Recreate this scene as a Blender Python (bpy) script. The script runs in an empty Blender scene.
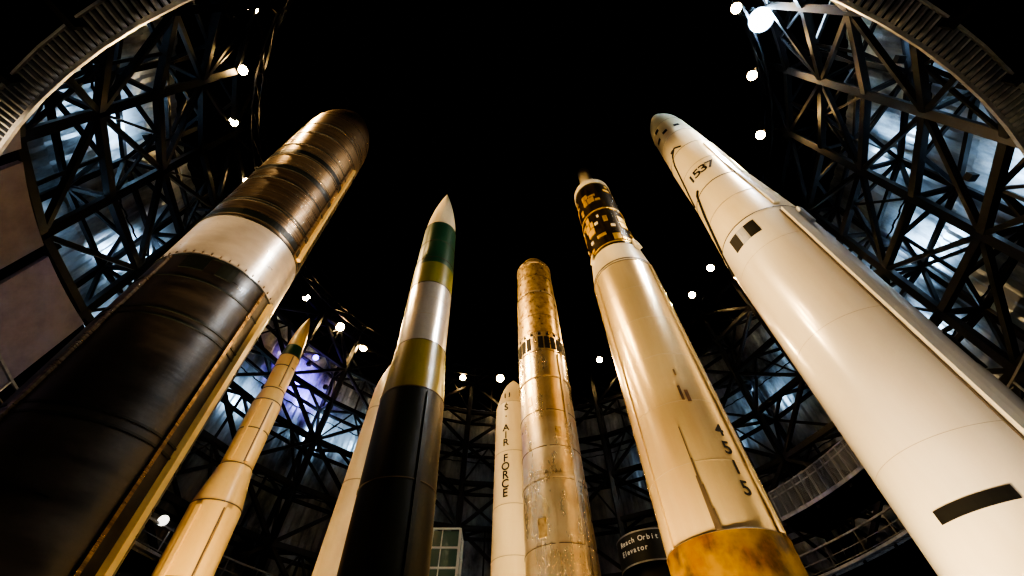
import bpy, bmesh, math, random
from mathutils import Vector, Matrix
random.seed(7)
S = bpy.context.scene
COL = S.collection
rad = math.radians
try:
    S.view_settings.view_transform = 'AgX'; S.view_settings.look = 'AgX - High Contrast'
except Exception as ex: print(ex)

# ------------------------------------------------------------------ materials
def mat(name, c1, c2=None, rough=.45, metal=0.0, scale=3.0, streak=(1,1,.15), lo=.4, hi=.7, bump=.0, bscale=40, spec=.5, coat=0.0, emit=None, estr=0, c3=None, scale3=.6, lo3=.45, hi3=.6, aniso=0, rvar=0):
    m = bpy.data.materials.new(name); m.use_nodes = True
    nt = m.node_tree; N = nt.nodes; L = nt.links
    b = N['Principled BSDF']
    b.inputs['Roughness'].default_value = rough
    b.inputs['Metallic'].default_value = metal
    b.inputs['Specular IOR Level'].default_value = spec
    b.inputs['Coat Weight'].default_value = coat
    b.inputs['Coat Roughness'].default_value = .15
    if emit:
        b.inputs['Emission Color'].default_value = (*emit, 1)
        b.inputs['Emission Strength'].default_value = estr
        m.cycles.emission_sampling = 'NONE'
    tc = N.new('ShaderNodeTexCoord')
    mp = N.new('ShaderNodeMapping'); mp.inputs['Scale'].default_value = streak
    L.new(tc.outputs['Object'], mp.inputs['Vector'])
    no = N.new('ShaderNodeTexNoise'); no.inputs['Scale'].default_value = scale
    no.inputs['Detail'].default_value = 7; no.inputs['Roughness'].default_value = .65
    L.new(mp.outputs['Vector'], no.inputs['Vector'])
    cr = N.new('ShaderNodeValToRGB')
    cr.color_ramp.elements[0].position = lo; cr.color_ramp.elements[1].position = hi
    cr.color_ramp.elements[0].color = (*c1, 1)
    cr.color_ramp.elements[1].color = (*(c2 or c1), 1)
    L.new(no.outputs['Fac'], cr.inputs['Fac'])
    out = cr.outputs['Color']
    if c3:
        n3 = N.new('ShaderNodeTexNoise'); n3.inputs['Scale'].default_value = scale3; n3.inputs['Detail'].default_value = 5
        L.new(tc.outputs['Object'], n3.inputs['Vector'])
        r3 = N.new('ShaderNodeMapRange'); r3.inputs['From Min'].default_value = lo3; r3.inputs['From Max'].default_value = hi3
        L.new(n3.outputs['Fac'], r3.inputs['Value'])
        mx = N.new('ShaderNodeMix'); mx.data_type = 'RGBA'
        L.new(r3.outputs['Result'], mx.inputs[0]); L.new(out, mx.inputs[6]); mx.inputs[7].default_value = (*c3, 1)
        out = mx.outputs[2]
    L.new(out, b.inputs['Base Color'])
    if rvar > 0:
        rr = N.new('ShaderNodeMapRange'); rr.inputs['From Min'].default_value=.3; rr.inputs['From Max'].default_value=.7
        rr.inputs['To Min'].default_value = max(.08, rough-rvar); rr.inputs['To Max'].default_value = rough+rvar
        L.new(no.outputs['Fac'], rr.inputs['Value']); L.new(rr.outputs['Result'], b.inputs['Roughness'])
    if bump > 0:
        nb = N.new('ShaderNodeTexNoise'); nb.inputs['Scale'].default_value = bscale; nb.inputs['Detail'].default_value = 4
        L.new(mp.outputs['Vector'], nb.inputs['Vector'])
        bp = N.new('ShaderNodeBump'); bp.inputs['Strength'].default_value = bump; bp.inputs['Distance'].default_value = .03
        L.new(nb.outputs['Fac'], bp.inputs['Height']); L.new(bp.outputs['Normal'], b.inputs['Normal'])
    return m

M = {}
M['black'] = mat('black_green_paint', (.005,.008,.006), (.010,.013,.009), rough=.42)
M['gloss'] = mat('gloss_black_paint', (.010,.008,.005), (.05,.032,.010), rough=.25, scale=3)
M['matblack'] = mat('black_flat', (.002,.002,.0025), rough=.95, spec=.05)
M['charcoal'] = mat('charcoal_composite', (.009,.008,.0075), (.030,.023,.017), rough=.36, scale=1.3, streak=(.5,.5,2.5), bump=.08, bscale=6, spec=.8, rvar=.1)
M['bronze'] = mat('brushed_bronze_casing', (.72,.53,.33), (.30,.21,.12), rough=.31, metal=.88, scale=1.5, streak=(.35,.35,5), bump=.10, bscale=3, rvar=.1)
M['bronzedk'] = mat('dark_brushed_casing', (.36,.26,.165), (.075,.055,.04), rough=.31, metal=.85, scale=1.5, streak=(.35,.35,6), bump=.12, bscale=3, rvar=.1)
M['tan'] = mat('satin_silver_interstage', (.66,.60,.53), (.48,.42,.36), rough=.32, scale=1.4, streak=(.6,.6,1.5), metal=.4, rvar=.08)
M['cream'] = mat('cream_paint', (.84,.62,.27), (.78,.56,.23), rough=.32, scale=2)
M['white'] = mat('white_paint', (.82,.77,.66), (.74,.68,.56), rough=.27, scale=.9, streak=(1,1,.10), coat=.6)
M['silver'] = mat('silver_paint', (.84,.82,.78), (.68,.66,.62), rough=.25, metal=.45, scale=1.2, streak=(1,1,.3))
M['white2'] = mat('warm_white_paint', (.84,.68,.41), (.66,.50,.27), rough=.26, scale=1.1, streak=(1,1,.07), coat=.4, lo=.42, hi=.85, metal=.45)
M['offwhite'] = mat('offwhite_paint', (.84,.74,.53), (.76,.65,.44), rough=.32, scale=2)
M['green'] = mat('dark_green_paint', (.018,.075,.040), (.025,.10,.05), rough=.3, scale=2)
M['olive'] = mat('olive_paint', (.30,.28,.05), (.20,.21,.04), rough=.33, scale=1.5)
M['olivegold'] = mat('olive_gold_paint', (.30,.25,.045), (.18,.16,.03), rough=.33, scale=1.5)
M['stone'] = mat('silver_gold_metal_skin', (.82,.67,.46), (.60,.45,.26), rough=.29, metal=.75, scale=1.8, streak=(1,1,.35), bump=.05, bscale=6, c3=(.88,.78,.62), scale3=.7, rvar=.09)
M['stonedk'] = mat('mottled_brass_skin', (.48,.34,.16), (.72,.57,.33), rough=.33, metal=.7, scale=5, streak=(1,1,.7), lo=.42, hi=.62, bump=.1, bscale=10, rvar=.1)
M['rust'] = mat('rust_orange_band', (.17,.075,.012), (.035,.018,.006), rough=.42, metal=.2, scale=2.0, streak=(1,1,.6), lo=.42, hi=.58, c3=(.25,.15,.022), scale3=1.3)
M['gold'] = mat('gold_foil', (.80,.52,.10), (.50,.28,.05), rough=.35, metal=.6, scale=6)
M['seam'] = mat('seam_line', (.10,.075,.05), rough=.5)
M['softseam'] = mat('faint_seam_line', (.42,.35,.24), rough=.5)
M['steel'] = mat('black_painted_steel', (.006,.007,.009), (.012,.013,.016), rough=.42, spec=.4)
M['rail'] = mat('galvanised_steel', (.40,.42,.46), (.22,.23,.25), rough=.4, metal=.5, scale=4)
M['lilac'] = mat('lilac_wall_panel', (.37,.34,.47), (.27,.25,.35), rough=.5, scale=1.2, streak=(1,1,1), bump=.2, bscale=3)
M['clad'] = mat('grey_cladding', (.42,.47,.52), (.05,.06,.07), rough=.38, metal=.35, scale=.5, streak=(1,1,.45), lo=.42, hi=.66, bump=1.0, bscale=1.6)
M['floor'] = mat('dark_concrete', (.02,.02,.022), (.035,.034,.032), rough=.35, streak=(1,1,1))
M['glass'] = mat('tinted_glass', (.05,.09,.07), rough=.08, emit=(.25,.38,.25), estr=.06)  # emission stands in for light inside the elevator
M['frame'] = mat('white_frame', (.7,.7,.64), rough=.4, emit=(1,.95,.8), estr=.08)  # faint emission stands in for light falling on the frame
M['lampw'] = mat('warm_lamp_lens', (1,.8,.5), emit=(1,.66,.30), estr=120)
M['lampb'] = mat('cool_lamp_lens', (.8,.9,1), emit=(.55,.78,1), estr=250)
M['lampv'] = mat('added_violet_lens', (.4,.3,1), emit=(.20,.12,1), estr=10)
M['globe'] = mat('globe_lamp_glass', (1,1,1), emit=(1,.97,.9), estr=2)
M['print'] = mat('black_lettering', (.008,.008,.008), rough=.6, spec=.3)
M['signtext'] = mat('white_lettering', (.7,.7,.65), rough=.5, emit=(1,1,.9), estr=.12)

# ------------------------------------------------------------------ helpers
def link(o, parent=None):
    COL.objects.link(o)
    if parent: o.parent = parent
    return o
def empty(name, loc=(0,0,0), parent=None):
    o = bpy.data.objects.new(name, None); o.location = loc; o.empty_display_size = .3
    return link(o, parent)
def from_bm(name, bm, mats, parent=None, smooth=False):
    me = bpy.data.meshes.new(name)
    bm.normal_update(); bm.to_mesh(me); bm.free()
    for m in mats: me.materials.append(m)
    o = bpy.data.objects.new(name, me)
    return link(o, parent)
def beam(bm, a, b, w, h=None, mi=0):
    a = Vector(a); b = Vector(b); d = b-a; l = d.length
    if l < 1e-5: return
    h = h or w
    d.normalize()
    up = Vector((0,0,1)) if abs(d.z) < .95 else Vector((1,0,0))
    x = d.cross(up).normalized(); y = x.cross(d).normalized()
    vs = []
    for p in (a, b):
        for sx, sy in ((-1,-1),(1,-1),(1,1),(-1,1)):
            vs.append(bm.verts.new(p + x*sx*w/2 + y*sy*h/2))
    for f in ((0,1,2,3),(7,6,5,4),(0,4,5,1),(1,5,6,2),(2,6,7,3),(3,7,4,0)):
        fc = bm.faces.new([vs[i] for i in f]); fc.material_index = mi
def lathe(bm, pts, mi=0, seg=96, cx=0, cy=0):
    rings = []
    for z, r in pts:
        rings.append([bm.verts.new((cx+r*math.sin(2*math.pi*i/seg), cy-r*math.cos(2*math.pi*i/seg), z)) for i in range(seg)])
    for a, b in zip(rings, rings[1:]):
        for i in range(seg):
            j = (i+1) % seg
            f = bm.faces.new((a[i], a[j], b[j], b[i])); f.material_index = mi; f.smooth = True

class Rocket:
    def __init__(s, name, plo, phi_):
        plo = Vector(plo); ph = Vector(phi_)
        ax = (ph-plo).normalized()
        base = plo - ax*(plo.z/ax.z)
        s.e = empty(name)
        az = math.atan2(base.x, base.y)
        q = Vector((0,0,1)).rotation_difference(ax)
        s.e.matrix_world = Matrix.Translation(base) @ q.to_matrix().to_4x4() @ Matrix.Rotation(-az, 4, 'Z')
        s.prof = []
    def part(s, name, pts, m, seg=96):
        bm = bmesh.new(); pts = list(pts)
        lathe(bm, pts, 0, seg)
        s.prof += pts
        return from_bm(name, bm, [m], s.e)
    def R(s, z):
        P = s.prof
        for (z0,r0),(z1,r1) in zip(P, P[1:]):
            if z0 <= z <= z1 and z1 > z0:
                return r0+(r1-r0)*(z-z0)/(z1-z0)
        return P[-1][1]
    def pt(s, ph, z, off=0):
        r = s.R(z)+off; a = rad(ph)
        return Vector((r*math.sin(a), -r*math.cos(a), z))
    def patches(s, name, lst, m, th=.015):
        bm = bmesh.new()
        for it in lst:
            z0,z1,p0,p1 = it[:4]; t = it[4] if len(it) > 4 else th
            full = (p1-p0) >= 359.9
            n = max(1, int(abs(p1-p0)/4)); 
            zs = [z0, z1] if (z1-z0) < 1 else [z0+(z1-z0)*k/8 for k in range(9)]
            grid = []
            for z in zs:
                grid.append([bm.verts.new(s.pt(p0+(p1-p0)*i/n, z, t)) for i in range(n+1)])
            inner_lo = [bm.verts.new(s.pt(p0+(p1-p0)*i/n, z0, -.01)) for i in range(n+1)]
            inner_hi = [bm.verts.new(s.pt(p0+(p1-p0)*i/n, z1, -.01)) for i in range(n+1)]
            for a, b in zip(grid, grid[1:]):
                for i in range(n): bm.faces.new((a[i],a[i+1],b[i+1],b[i]))
            for i in range(n):
                bm.faces.new((inner_lo[i],inner_lo[i+1],grid[0][i+1],grid[0][i]))
                bm.faces.new((grid[-1][i],grid[-1][i+1],inner_hi[i+1],inner_hi[i]))
            if not full:
                for k in (0, n):
                    lo, hi = inner_lo[k], inner_hi[k]
                    bm.faces.new([lo]+[g[k] for g in grid]+[hi])
        return from_bm(name, bm, [m], s.e)
    def rings(s, name, zs, m, w=.03, th=.012):
        return s.patches(name, [(z-w/2, z+w/2, 0, 360) for z in zs], m, th)
    def tube(s, name, pts, m, w=.04):
        bm = bmesh.new()
        P = [s.pt(a, z, w*.4) for a, z in pts]
        for a, b in zip(P, P[1:]): beam(bm, a, b, w)
        return from_bm(name, bm, [m], s.e)
    def pedestal(s, r=None):
        r = r or s.prof[0][1]
        bm = bmesh.new()
        lathe(bm, [(0, r*1.25),(.35, r*1.25)], seg=48); lathe(bm, [(.35, r*1.25),(.35, r*.9)], seg=48)
        lathe(bm, [(.35, r*.9),(s.prof[0][0]+.02, r*.9)], seg=48)
        from_bm('pedestal', bm, [M['steel']], s.e)
    def text(s, name, chars, m):
        bm = bmesh.new()
        for ch, ph, z, size, rot in chars:
            cu = bpy.data.curves.new('t', 'FONT'); cu.body = ch; cu.size = size; cu.align_x = 'CENTER'; cu.align_y = 'CENTER'; cu.extrude = .004; cu.offset = size*.012
            o = bpy.data.objects.new('t', cu); COL.objects.link(o)
            bpy.context.view_layer.update()
            me = bpy.data.meshes.new_from_object(o.evaluated_get(bpy.context.evaluated_depsgraph_get()))
            a = rad(ph); nrm = Vector((math.sin(a), -math.cos(a), 0)); t = Vector((math.cos(a), math.sin(a), 0))
            p = s.pt(ph, z, .012)
            mtx = Matrix(((t.x,0,nrm.x,p.x),(t.y,0,nrm.y,p.y),(0,1,0,p.z),(0,0,0,1))) @ Matrix.Rotation(rad(rot), 4, 'Z')
            me.transform(mtx); bm.from_mesh(me)
            bpy.data.objects.remove(o); bpy.data.curves.remove(cu); bpy.data.meshes.remove(me)
        return from_bm(name, bm, [m], s.e)

def ogive(z0, r0, z1, r1=.02, n=14, p=.6):
    return [(z0+(z1-z0)*i/n, r1+(r0-r1)*max(0,(1-(i/n)**(1/p)))) for i in range(n+1)]
def dome(z0, r0, h, n=10):
    return [(z0+h*math.sin(math.pi/2*i/n), max(.01, r0*math.cos(math.pi/2*i/n))) for i in range(n+1)]

# ================================================================== ROCKETS
# --- big dark missile, left
r = Rocket('dark_ballistic_missile', (-6.24,5.62,4), (-6.80,4.94,18))
r.part('first_stage', [(.9,1.17),(8.55,1.17)], M['charcoal'])
r.part('interstage', [(8.55,1.17),(10.1,1.17)], M['tan'])
r.part('second_stage', [(10.1,1.165),(12.9,1.165)], M['bronzedk'])
r.part('third_stage', [(12.9,1.17),(15.7,1.17)], M['bronze'])
r.part('nose_shroud', [(15.7,1.17),(17.6,1.15)]+ogive(17.7,1.14,20.6,.35,p=.55)+dome(20.6,.35,.25), M['bronze'])
r.rings('casing_seams', [1.5,3.1,3.25,5.0,5.15,6.9,7.05,7.9,8.55,10.1,10.9,11.0,12.2,12.9,13.8,14.6,15.7,16.6], M['black'], w=.035, th=.014)
r.rings('dark_bands', [10.35,12.9,14.0], M['black'], w=.22, th=.010)
r.patches('interstage_bolts_row', [(8.62,8.67,a,a+1.2) for a in range(0,360,8)], M['seam'])
r.patches('raceway', [(.9,8.5,50,57,.10),(10.2,15.6,50,55,.08)], M['cream'])
r.patches('raceway_cable_cover', [(.9,8.5,34,37,.05),(1.0,8.5,-58,-55,.05),(10.1,15.6,40,42,.04)], M['bronzedk'])
r.patches('second_stage_panel', [(8.15,8.5,-40,-20),(8.15,8.5,-10,5)], M['black'])
r.pedestal()

# --- slim yellow missile, far left
r = Rocket('slim_three_stage_missile', (-10.5,15.2,6.7), (-11.12,14.78,18.5))
r.part('first_stage', [(.8,.84),(8.8,.84)], M['cream'])
r.part('first_interstage', [(8.8,.84),(10.3,.60)], M['cream'])
r.part('second_stage', [(10.3,.58),(13.2,.58)], M['cream'])
r.part('second_interstage', [(13.2,.58),(13.9,.47)], M['cream'])
r.part('third_stage', [(13.9,.47),(15.9,.47)], M['cream'])
r.part('guidance_section', [(15.9,.47),(16.6,.40)], M['green'])
r.part('reentry_vehicle', [(16.6,.38),(17.2,.36)]+ogive(17.25,.34,18.9,.03), M['cream'])
r.rings('stage_seams', [4,6.5,8.8,10.3,11.8,13.2,13.9,15.2,15.9], M['seam'], w=.04)
r.patches('raceways', [(3,8.6,18,30,.09),(10.4,13.1,16,28,.07),(14,15.8,16,28,.06),(3,8.6,-42,-32,.09),(10.4,13.1,-40,-28,.07)], M['cream'])
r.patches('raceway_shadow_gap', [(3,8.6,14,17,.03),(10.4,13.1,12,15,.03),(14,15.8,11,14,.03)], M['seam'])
r.pedestal()

# --- white missile standing behind green banded one
r = Rocket('white_sounding_rocket', (-5.25,14.05,4), (-5.25,14.05,14))
r.part('body', [(.7,.62),(13.0,.62)], M['offwhite'])
r.part('nose_cone', ogive(13.0,.62,15.4,.02), M['offwhite'])
r.rings('seams', [3,6,9,12], M['softseam'])
r.pedestal()

# --- green banded missile
r = Rocket('green_banded_missile', (-2.31,8.70,4), (-3.18,8.42,20))
r.part('first_stage', [(.8,.83),(8.3,.80)], M['black'])
r.part('interstage', [(8.3,.80),(10.0,.72)], M['olivegold'])
r.part('second_stage', [(10.0,.71),(12.7,.71)], M['silver'])
r.part('equipment_section', [(12.7,.71),(13.9,.70)], M['olive'])
r.part('third_stage', [(13.9,.70),(16.9,.64)], M['green'])
r.part('nose_cone', ogive(16.9,.62,20.9,.02,p=.62), M['offwhite'])
r.rings('stage_seams', [2.5,4.2,6,8.3,10.0,12.7,14.2,15.4,16.9], M['seam'], w=.02)
r.rings('silver_stage_seams', [11.1,11.9], M['softseam'], w=.012, th=.004)
r.patches('raceway', [(1,8.2,22,28,.05)], M['black'])
r.pedestal()

# --- white missile with lettering
r = Rocket('lettered_white_missile', (.07,15,5), (.07,15,13))
r.part('body', [(.8,.75),(12.9,.75)], M['offwhite'])
r.part('shoulder', [(12.9,.75),(13.7,.55)], M['offwhite'])
r.part('nose_cone', ogive(13.7,.52,14.6,.05), M['offwhite'])
r.rings('seams', [4,7,8.6,10.6,12.9], M['softseam'], w=.02, th=.006)
tx = 'U.S. AIR FORCE'
r.text('vertical_lettering', [(c, -24, 13.25-.33*i, .42, 0) for i, c in enumerate(tx) if c != ' '], M['print'])
r.pedestal()

# --- brass-coloured missile, centre
r = Rocket('brass_skinned_missile', (1.40,12.92,5), (1.18,12.95,22))
r.part('aft_body', [(.8,1.02),(8.2,1.02)], M['stone'])
r.part('mid_body', [(8.2,1.0),(13.6,1.0)], M['stone'])
r.part('vent_section', [(13.6,1.01),(14.7,1.01)], M['stone'])
r.part('forward_body', [(14.7,.99),(17.6,.97)], M['stonedk'])
r.part('nose_section', [(17.6,.95),(20.6,.90)], M['stonedk'])
r.part('nose_cap', [(20.62,.80)]+dome(20.7,.76,.9), M['stonedk'])
r.rings('seams', [3,5.2,6.4,8.2,9.3,10.7,12.2,13.6,14.7,15.9,17.6,19.1,20.6], M['seam'], w=.02)
r.rings('raised_bands', [8.3,12.3,17.7,20.4], M['stone'], w=.12, th=.03)
r.patches('vent_windows', [(13.72,14.4,a,a+12) for k,a in enumerate(range(-80,88,15)) if k not in (4,)], M['print'])
r.patches('vent_marks', [(14.5,14.75,a,a+7) for a in range(-80,80,19)], M['print'])
r.patches('raceway', [(1,13.5,-6,-1,.06),(1,13.5,38,43,.06)], M['stone'])
r.patches('access_doors', [(6.6,7.1,-32,-18,.02),(9.6,10.0,12,24,.02),(11,11.4,-40,-30,.02),(18.1,18.6,-20,-5,.02),(16.5,16.9,20,35,.02)], M['stonedk'])
r.pedestal()

# --- launch vehicle with rust coloured base band
r = Rocket('two_stage_launch_vehicle', (4.47,9.50,5), (4.47,9.50,24))
r.part('engine_skirt', [(.9,1.30),(4.25,1.26)], M['white2'])
r.part('aft_band', [(4.25,1.235),(5.2,1.235)], M['rust'])
r.part('booster_body', [(5.2,1.22),(14.7,1.22)], M['white2'])
r.part('adapter_cone', [(14.7,1.22),(16.2,1.08)], M['offwhite'])
r.part('upper_stage', [(16.2,1.02),(19.6,1.0)], M['gloss'])
r.part('upper_stage_tank', [(19.6,1.0),(23.0,.95)], M['gloss'])
r.part('payload_shoulder', [(23.0,.97),(23.3,.97),(23.9,.52),(24.4,.45)], M['offwhite'])
r.part('payload_probe', [(24.4,.40),(26.6,.38)]+dome(26.6,.38,.3), M['offwhite'])
r.rings('booster_seams', [6.6,8.2,9.8,11.4,13.0], M['softseam'], w=.012, th=.004)
r.rings('band_seams', [5.2,14.7], M['seam'], w=.03)
r.rings('adapter_rings', [16.2,14.85], M['seam'], w=.06)
r.rings('gold_rings', [16.45,19.6], M['gold'], w=.07, th=.03)
r.rings('white_payload_ring', [22.9], M['offwhite'], w=.14, th=.04)
tiles=[];tilesw=[]
for row in range(11):
    z0 = 16.6+row*.57
    dens = .75 if row < 4 else (.15 if row<6 else .42)
    a = -95
    while a < 95:
        wd = random.uniform(9,26)
        q = random.random()
        if q < dens*.6: tiles.append((z0,z0+random.choice((.2,.5)),a+1,a+wd,.03))
        elif q < dens*.6+.08: tilesw.append((z0,z0+.2,a+2,a+2+wd*.4,.04))
        a += wd+1.5
r.patches('gold_foil_tiles', tiles, M['gold']); r.patches('white_instrument_tiles', tilesw, M['offwhite'])
r.patches('adapter_pod', [(16.0,16.6,52,66,.16),(16.0,16.5,-60,-48,.1)], M['offwhite'])
r.patches('rust_marks', [(8.2,8.65,14,17),(8.15,8.5,20,24),(9.0,9.2,17,19)], M['rust'])
r.text('serial_number', [(c, 41, 7.35-.46*i, .44, 0) for i, c in enumerate('4515')], M['print'])
r.patches('strake', [(5.2,7.5,-1.2,-.2,.012),(5.2,6.7,-.2,.8,.012),(5.2,6.1,.8,2.0,.012),(5.2,5.6,2.0,3.6,.012),(5.2,6.3,-2.2,-1.2,.012)], M['seam'])
r.patches('fuel_line_cover', [(5.2,14.6,58,63,.06),(5.2,14.6,-52,-49,.04)], M['white2'])
r.pedestal()

# --- big white missile, right
r = Rocket('large_white_missile', (9.08,7.84,5), (9.60,7.22,29))
r.part('first_stage', [(.9,1.525),(9.4,1.525)], M['white'])
r.part('second_stage', [(9.4,1.525),(14.7,1.52)], M['white'])
r.part('forward_taper', [(14.7,1.50),(18.3,1.28)], M['offwhite'])
r.part('payload_section', [(18.3,1.27),(22.6,1.18)], M['offwhite'])
r.part('nose_section', [(22.6,1.16),(27.2,.98)], M['offwhite'])
r.part('nose_cap', [(27.2,.98)]+ogive(27.3,.95,30.0,.45,p=.5)+dome(30,.45,.5), M['offwhite'])
r.rings('seams', [6.2,9.4,13], M['softseam'], w=.01, th=.003)
r.rings('black_rings', [14.7,18.3,22.6], M['print'], w=.06)
r.rings('thin_rings', [16.4,20.4,24.8,27.2], M['softseam'], w=.03)
r.patches('roll_marking', [(4.94,5.16,-34,12)], M['print'])
r.patches('shoulder_markings', [(13.7,14.4,-34,-20),(13.7,14.4,-8,6)], M['print'])
r.patches('shoulder_silver_panel', [(13.7,14.4,-20,-8,.02)], M['rail'])
r.patches('nose_markings', [(25.6,25.9,-50,-30),(25.6,25.9,-14,2),(26.6,26.95,-34,-18),(25.6,25.9,24,40),(23.1,23.3,-30,-20)], M['print'])
r.text('serial_number', [(c, -26+15*i, 19.6, .82, 0) for i, c in enumerate('1537')], M['print'])
r.patches('raceway', [(1,14.4,40,50,.12),(15,22,42,49,.06)], M['white'])
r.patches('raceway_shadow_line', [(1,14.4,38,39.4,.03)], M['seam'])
r.patches('side_pods', [(13.6,14.5,60,66,.12),(.9,4.0,-84,-70,.15)], M['rail'])
r.tube('cable_loop', [(-70,13.6),(-58,15),(-48,17),(-38,18.4),(-30,18.6)], M['print'], .08)
r.tube('cable_loop_upper', [(-66,18.6),(-52,20),(-40,22),(-30,22.8),(-15,23.2),(0,22.8)], M['print'], .06)
r.patches('black_louver', [(7.7,8.6,72,86,.05)], M['black'])
r.pedestal()

# ================================================================== HALL
CY = 14.0
def ring_pt(R, th, z):
    a = rad(th); return Vector((R*math.sin(a), CY+R*math.cos(a), z))

bm = bmesh.new(); bmesh.ops.create_circle(bm, cap_ends=True, segments=96, radius=23, matrix=Matrix.Translation((0,CY,0)))
from_bm('floor', bm, [M['floor']])
bm = bmesh.new(); bmesh.ops.create_circle(bm, cap_ends=True, segments=96, radius=23, matrix=Matrix.Translation((0,CY,38)))
from_bm('ceiling', bm, [M['matblack']])
bm = bmesh.new(); lathe(bm, [(0,22.3),(11,22.3)], 0, 96, 0, CY); from_bm('wall_lower', bm, [M['matblack']])  # flat black colour stands in for the unlit wall below the cladding
bm = bmesh.new(); lathe(bm, [(29,22.3),(38,22.3)], 0, 96, 0, CY); from_bm('wall_upper', bm, [M['matblack']])  # black colour in place of shade on the wall above the cladding
bm = bmesh.new(); n = 900; rows = [11,14,17,20,23,26,29]
for k,(z0,z1) in enumerate(zip(rows, rows[1:])):
    lo=[];hi=[]
    for i in range(n):
        rr = 22.2 + (.07 if (i%6) in (0,1,2) else 0)
        off = .12*(k%2)
        lo.append(bm.verts.new(ring_pt(rr+off, 360*i/n, z0))); hi.append(bm.verts.new(ring_pt(rr+off, 360*i/n, z1)))
    for i in range(n):
        j=(i+1)%n; bm.faces.new((lo[i],hi[i],hi[j],lo[j]))
from_bm('wall_cladding', bm, [M['clad']])

# steel truss frame incl. lamp ring girder
bm = bmesh.new()
RI, RO = 19.6, 21.4
lv = [0,5,9,12.5,16,19.5,23,26.5,30,34]
NB = 30; st = 360/NB
for i in range(NB):
    a = i*st; b = a+st; m_ = a+st/2
    beam(bm, ring_pt(RI,a,0), ring_pt(RI,a,37.8), .34)
    beam(bm, ring_pt(RO,a,0), ring_pt(RO,a,37.8), .26)
    for k,z in enumerate(lv[1:]):
        beam(bm, ring_pt(RI,a,z), ring_pt(RI,b,z), .28, .34)
        beam(bm, ring_pt(RO,a,z), ring_pt(RO,b,z), .2)
        beam(bm, ring_pt(RI,a,z), ring_pt(RO,a,z), .2)
        beam(bm, ring_pt(RI,m_,z), ring_pt(RO,a,z), .16); beam(bm, ring_pt(RI,m_,z), ring_pt(RO,b,z), .16)
        z0 = lv[k]
        if z0 >= 5:
            if (i+k)%2: beam(bm, ring_pt(RI,a,z0), ring_pt(RI,b,z), .22)
            else: beam(bm, ring_pt(RI,b,z0), ring_pt(RI,a,z), .22)
            if (i+k)%3==0: beam(bm, ring_pt(RO,b,z0), ring_pt(RO,a,z), .16)
            beam(bm, ring_pt(RI,a,z0), ring_pt(RO,a,z), .16)
            if (i*7+k*3)%4==0:
                beam(bm, ring_pt(RI,m_,z0), ring_pt(RI,m_,z), .12)
            if (i*5+k)%3==0:
                beam(bm, ring_pt(RI,a,z0), ring_pt(RI,m_,z), .12); beam(bm, ring_pt(RI,b,z0), ring_pt(RI,m_,z), .12)
for i in range(60):
    a=i*6;b=a+6
    for z in (30.3,31.3): beam(bm, ring_pt(18.6,a,z), ring_pt(18.6,b,z), .12)
    beam(bm, ring_pt(18.6,a,30.3), ring_pt(18.6,b,31.3), .07)
    if i%2==0: beam(bm, ring_pt(18.6,a,31.3), ring_pt(19.6,a,31.3), .1)
TR = from_bm('steel_truss_frame', bm, [M['steel']])

# lilac wall panels, left
W = empty('wall_left', (0,0,0))
def arc_panel(name, t0, t1, z0, z1, R, th, m, parent):
    bm = bmesh.new(); n=8
    g=[]
    for rr in (R, R+th):
        for z in (z0,z1):
            g.append([bm.verts.new(ring_pt(rr, t0+(t1-t0)*i/n, z)) for i in range(n+1)])
    a,b,c,d = g
    for i in range(n):
        bm.faces.new((a[i],a[i+1],b[i+1],b[i])); bm.faces.new((c[i],d[i],d[i+1],c[i+1]))
        bm.faces.new((a[i],c[i],c[i+1],a[i+1])); bm.faces.new((b[i],b[i+1],d[i+1],d[i]))
    for i in (0,n): bm.faces.new((a[i],b[i],d[i],c[i]))
    bmesh.ops.recalc_face_normals(bm, faces=bm.faces)
    return from_bm(name, bm, [m], parent)
edges = [-180+t for t in (35,47.2,59.5,71.8,84.1)]
for k,(t0,t1) in enumerate(zip(edges, edges[1:])):
    arc_panel('panel_%d'%(k+1), t0+.8, t1-.8, 7.0, 15.1, 18.7, .15, M['lilac'], W)
    arc_panel('joint_%d'%(k+1), t1-1, t1+1, 7.0, 15.2, 18.9, .1, M['matblack'], W)

# walkway ring
Wk = empty('ring_walkway', (0,0,0))
bm = bmesh.new()
NN = 120
for i in range(NN):
    a=i*360/NN; b=(i+1)*360/NN
    q=[ring_pt(14.6,a,8.55),ring_pt(14.6,b,8.55),ring_pt(17.3,b,8.55),ring_pt(17.3,a,8.55)]
    vs=[bm.verts.new(v) for v in q]; bm.faces.new(vs)
from_bm('deck', bm, [M['matblack']], Wk)
bm = bmesh.new()
for i in range(NN):
    a=i*360/NN; b=(i+1)*360/NN
    beam(bm, ring_pt(14.54,a,8.45), ring_pt(14.54,b,8.45), .05,.10)
    beam(bm, ring_pt(14.92,a,8.42), ring_pt(14.92,b,8.42), .03,.08)
    R=15.3
    for z,ww in ((9.65,.07),(9.2,.03),(8.85,.03)): beam(bm, ring_pt(R,a,z), ring_pt(R,b,z), ww)
    if i%2==0: beam(bm, ring_pt(R,a,8.5), ring_pt(R,a,9.65), .05)
from_bm('railings', bm, [M['rail']], Wk)
bm = bmesh.new()
for i in range(720):
    a=i*.5; beam(bm, ring_pt(14.56,a,8.46), ring_pt(14.9,a,8.46), .035,.08)
from_bm('edge_grating', bm, [M['rail']], Wk)
bm = bmesh.new()
for i in range(60):
    a=i*6; beam(bm, ring_pt(14.8,a,8.35), ring_pt(17.3,a,8.35), .1,.2)
for i in range(12):
    a=15+i*30; beam(bm, ring_pt(16.2,a,0), ring_pt(16.2,a,8.5), .25)
from_bm('columns_and_joists', bm, [M['steel']], Wk)
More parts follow.
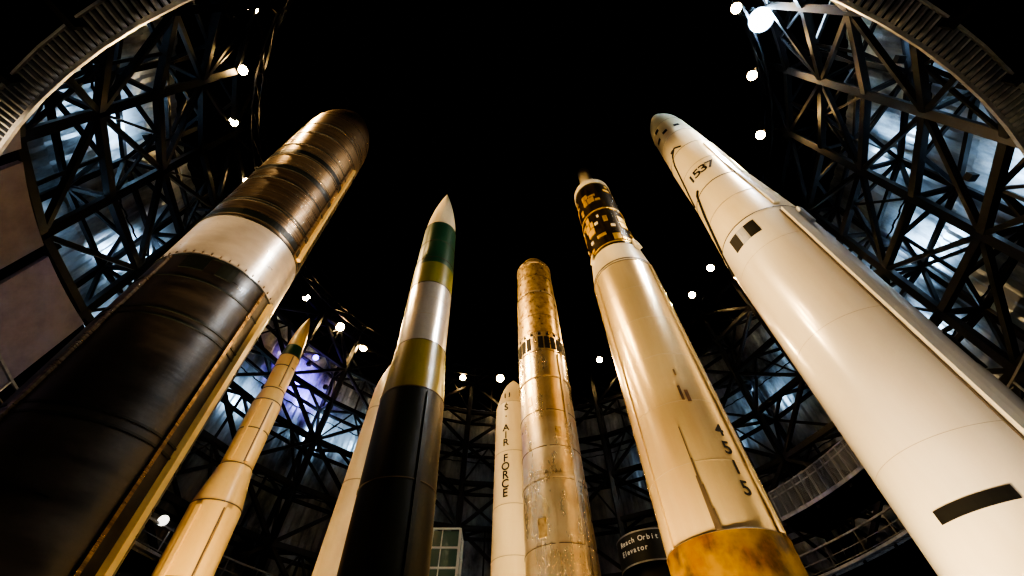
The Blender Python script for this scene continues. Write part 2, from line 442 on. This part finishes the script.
bm = bmesh.new(); bmesh.ops.create_uvsphere(bm, u_segments=24, v_segments=16, radius=.2, matrix=Matrix.Translation((-14.72,18.2,9.80)))
for f in bm.faces: f.smooth=True
from_bm('globe_lamp', bm, [M['globe']], Wk)

# upper balcony on the right
Bc = empty('viewing_balcony', (0,0,0))
bm = bmesh.new(); bs = bmesh.new()
t0,t1 = 62,92
nn=16
for i in range(nn):
    a=t0+(t1-t0)*i/nn; b=t0+(t1-t0)*(i+1)/nn
    beam(bs, ring_pt(16.2,a,11.1), ring_pt(16.2,b,11.1), 2.6,.18)
    beam(bm, ring_pt(14.9,a,11.1), ring_pt(14.9,b,11.1), .06,.16)
    for z in (12.4,12.1): beam(bm, ring_pt(14.9,a,z), ring_pt(14.9,b,z), .05)
    for k in range(8):
        t=a+(b-a)*k/8; beam(bm, ring_pt(14.9,t,11.1), ring_pt(14.9,t,12.4), .022 if k else .07)
    if i%4==0:
        beam(bs, ring_pt(15.0,a,10.9), ring_pt(19.4,a,10.9), .15); beam(bs, ring_pt(15.2,a,10.9), ring_pt(19.4,a,8.6), .12)
from_bm('balcony_rail', bm, [M['rail']], Bc); from_bm('balcony_deck', bs, [M['steel']], Bc)

# glass elevator tower
E = empty('glass_elevator', (-3.4,23.6,0))
bm = bmesh.new(); w=.72
for sx in (-w,w):
    for sy in (-w,w): beam(bm,(sx,sy,0),(sx,sy,11.5),.12)
for k in range(12):
    z=11.5-.9*k
    for s_ in (-w,w):
        beam(bm,(-w,s_,z),(w,s_,z),.08); beam(bm,(s_,-w,z),(s_,w,z),.08)
beam(bm,(-.2,-w,0),(-.2,-w,11.5),.05)
from_bm('frame', bm, [M['frame']], E)
bm = bmesh.new(); bmesh.ops.create_cube(bm, size=1, matrix=Matrix.Translation((0,0,5.7))@Matrix.Diagonal((1.36,1.36,11.4,1)))
from_bm('glazing', bm, [M['glass']], E)

# curved exhibit sign drum
K = empty('exhibit_sign_drum', (5.85,19.0,0))
bm = bmesh.new(); lathe(bm,[(0,1.15),(8.1,1.15)],seg=64); lathe(bm,[(8.1,1.4),(9.25,1.4)],seg=64); lathe(bm,[(8.1,1.15),(8.1,1.4)],seg=64); lathe(bm,[(9.25,1.4),(9.25,.02)],seg=64)
from_bm('drum', bm, [M['black']], K)
bm = bmesh.new(); lathe(bm,[(9.2,1.42),(9.26,1.42)],seg=64); lathe(bm,[(8.1,1.42),(8.16,1.42)],seg=64); from_bm('rim', bm, [M['rail']], K)
K.rotation_euler[2] = -math.atan2(5.85,19.0)
class D(Rocket):
    def __init__(s): s.e=K; s.prof=[(8.1,1.4),(9.25,1.4)]
d = D()
chs=[]
for txt,z in (('Reach Orbit',8.95),('Elevator',8.6)):
    for i,c in enumerate(txt):
        if c!=' ': chs.append((c,-54+i*6.6,z,.27,0))
d.text('sign_lettering', chs, M['signtext'])

# ================================================================== LAMPS
def look(o, target):
    dvec = Vector(target)-Vector(o.location)
    o.rotation_euler = dvec.to_track_quat('-Z','Y').to_euler()
def lamp(loc, target, R, lens, color, power, size=60, name='spotlight'):
    e = empty(name, loc); look(e, target)
    bm = bmesh.new()
    pts=[(.55,.10*R/.25),(.5,R*.8),(.05,R*1.1),(-.02,R*1.15)]
    lathe(bm, [(z,r_) for z,r_ in pts], seg=24)
    bmesh.ops.create_circle(bm, cap_ends=True, segments=24, radius=R*.12, matrix=Matrix.Translation((0,0,.55)))
    beam(bm,(-R*1.3,0,.2),(-R*1.3,0,.9),.06); beam(bm,(R*1.3,0,.2),(R*1.3,0,.9),.06); beam(bm,(-R*1.3,0,.9),(R*1.3,0,.9),.06)
    from_bm('housing', bm, [M['steel']], e)
    bm = bmesh.new(); lathe(bm, [(-R*math.sin(math.pi/2*k/8), max(.005,R*math.cos(math.pi/2*k/8))) for k in range(9)], seg=24)
    from_bm('lens', bm, [lens], e)
    if power:
        li = bpy.data.lights.new('spot','SPOT'); li.energy=power; li.color=color; li.spot_size=rad(size); li.spot_blend=.6; li.shadow_soft_size=R
        lo = bpy.data.objects.new('bulb', li); lo.location=(0,0,-R-li.shadow_soft_size-.02); link(lo, e)
    return e
WARM=(1,.66,.31)
pos=[(-14.8,1.04),(-16.6,4.2),(-18.4,7.26),(-19.06,11.4),(-17.9,21.9),(-15.8,25.3),(-14.2,27.9),(-5,32.2),(-1.2,32.3),(8.6,29.6),(15.6,21.6),(16.4,18.8),(16.7,8.1),(14.9,4.5),(12.8,1.04)]
big = {5,6,8}
powr = [6000,16000,16000,6000,4000,0,4000,0,5000,0,4000,0,4000,0,4000]
tg = {1:((4.5,9.5,19),36),2:((7,8,14),44)}
for i,(x,y) in enumerate(pos):
    t_,s_ = tg.get(i, ((0,8,8),60))
    lamp((x,y,30), t_, .36 if i in big else .27, M['lampw'], WARM, powr[i], s_)
lamp((14.4,1.6,30), (-1,9,8), .6, M['lampb'], (.85,.92,1), 7000)

def flood(loc, target, power, color=WARM, size=50, soft=.15):  # unseen lamps, put in below the frame to brighten the exhibits
    e = empty('unseen_floodlight', loc); look(e, target)
    bm = bmesh.new(); lathe(bm, [(.3,.06),(.28,.16),(0,.2),(-.06,.22)], seg=24)
    from_bm('housing', bm, [M['steel']], e)
    bm = bmesh.new(); lathe(bm, [(-.02,.19),(-.02,.001)], seg=24); from_bm('lens', bm, [M['lampw']], e)
    li = bpy.data.lights.new('flood','SPOT'); li.energy=power; li.color=color; li.spot_size=rad(size); li.spot_blend=.7; li.shadow_soft_size=soft
    lo = bpy.data.objects.new('bulb', li); lo.location=(0,0,-.25); link(lo, e)
flood((-2.6,9.2,.4), (-6.3,5.6,9), 4400,(1,.58,.24))
flood((-3.2,3.0,.4), (-6.7,5.0,15), 9000,(1,.70,.38),26)  # narrow lamp added to light the dark missile's top
flood((-9.5,.8,.4), (-6.7,5.0,15), 12000,(1,.72,.42),24)  # added for highlights on the dark missile's left edge
flood((2.6,7.4,.4), (9.2,7.8,10), 4600,(1,.76,.44),62)
flood((6.0,2.0,.4), (9.2,7.8,11), 600,(.92,.93,.95))
flood((3.2,4.2,.4), (9.6,7.3,24), 6500,(1,.78,.46),18)  # added to light the top of the large white missile
flood((.2,8.0,.4), (4.47,9.5,10), 4800)
flood((2.2,5.0,.4), (4.47,9.5,20), 5500,(1,.80,.52),26)  # added to light the launch vehicle's upper stage
flood((7.6,12.2,.4), (4.6,9.5,11), 1200,(1,.50,.16))
flood((.2,8.5,.4), (1.4,12.9,10), 3400,(1,.74,.42))
flood((3.0,7.5,.4), (1.3,12.9,17), 2800,(1,.72,.38),30)
flood((-1.8,11.0,.4), (.0,15,9), 2100,(1,.74,.38))
flood((-7.0,11.0,.4), (-10.6,15.2,10), 5000)
flood((-8.0,10.2,.4), (-5.3,14,8), 1500)
flood((-6.0,10.5,.4), (-2.9,8.6,13), 3600)
flood((-.5,5.0,.4), (-2.9,8.6,15), 1000,(1,.80,.55),36)

nw = 0
def washer(th, z, p, col=(.52,.76,1)):
    global nw
    nw += 1
    e = empty('washer_lamp_%d'%nw, ring_pt(20.4,th,z), TR)
    bm = bmesh.new(); bmesh.ops.create_cube(bm, size=.3); from_bm('washer_housing_%d'%nw, bm, [M['steel']], e)
    li = bpy.data.lights.new('w','SPOT'); li.energy=p; li.color=col; li.spot_size=rad(155); li.spot_blend=.8; li.shadow_soft_size=.3
    lo = bpy.data.objects.new('washer_bulb_%d'%nw, li); link(lo, e)
    out = (ring_pt(22,th,z)-ring_pt(20.3,th,z)).normalized()
    lo.location = out*.25
    lo.rotation_euler = out.to_track_quat('-Z','Y').to_euler()
for th,z,p in [(-124,20,1300),(-112,23.5,1200),(-104,17,1000),(-93,22.5,1100),(-86,18,500),
               (-62,21.5,500),(-47,22,1100),(-36,23,700),
               (34,21,180),(47,20,500),(60,22,400),(72,24,600),(84,25.5,1000),(86,19,700),(97,21,1300),(108,25,1200),(112,18,900),(124,22,1200)]:
    washer(th, z, p)
washer(-56, 25.5, 1500, (.22,.12,1))  # violet washers added for a glow behind the slim missile
washer(-50, 24.5, 600, (.35,.30,1))
lamp(tuple(ring_pt(19.0,-57,25.2)), (-9,9,8), .22, M['lampv'], (.25,.15,1), 0)  # glowing lens added with the violet washers, casts no light itself
flood((-9.5,1.0,.4), (-18,6,12), 3000,(.90,.84,1),80)
flood((2.0,-.8,.3), (6,1.0,8.5), 130,(.85,.92,1),100)  # pair of lamps added below so the walkway edge shows
flood((-2.0,-.8,.3), (-6,1.0,8.5), 130,(.85,.92,1),100)
flood((10.0,15.0,.4), (13.5,18.5,12), 900,(.8,.9,1),60)  # added to brighten the balcony rail

w = bpy.data.worlds.new('World'); S.world = w; w.use_nodes = True
w.node_tree.nodes['Background'].inputs[0].default_value=(.004,.005,.008,1)
w.node_tree.nodes['Background'].inputs[1].default_value=.3

cam = bpy.data.cameras.new('camera'); cam.sensor_width=36; cam.lens=14.48; cam.clip_end=200
co = bpy.data.objects.new('camera', cam); COL.objects.link(co)
co.location=(0,0,1.6); co.rotation_euler=(rad(90+53.7),0,0)
S.camera = co
print('done')
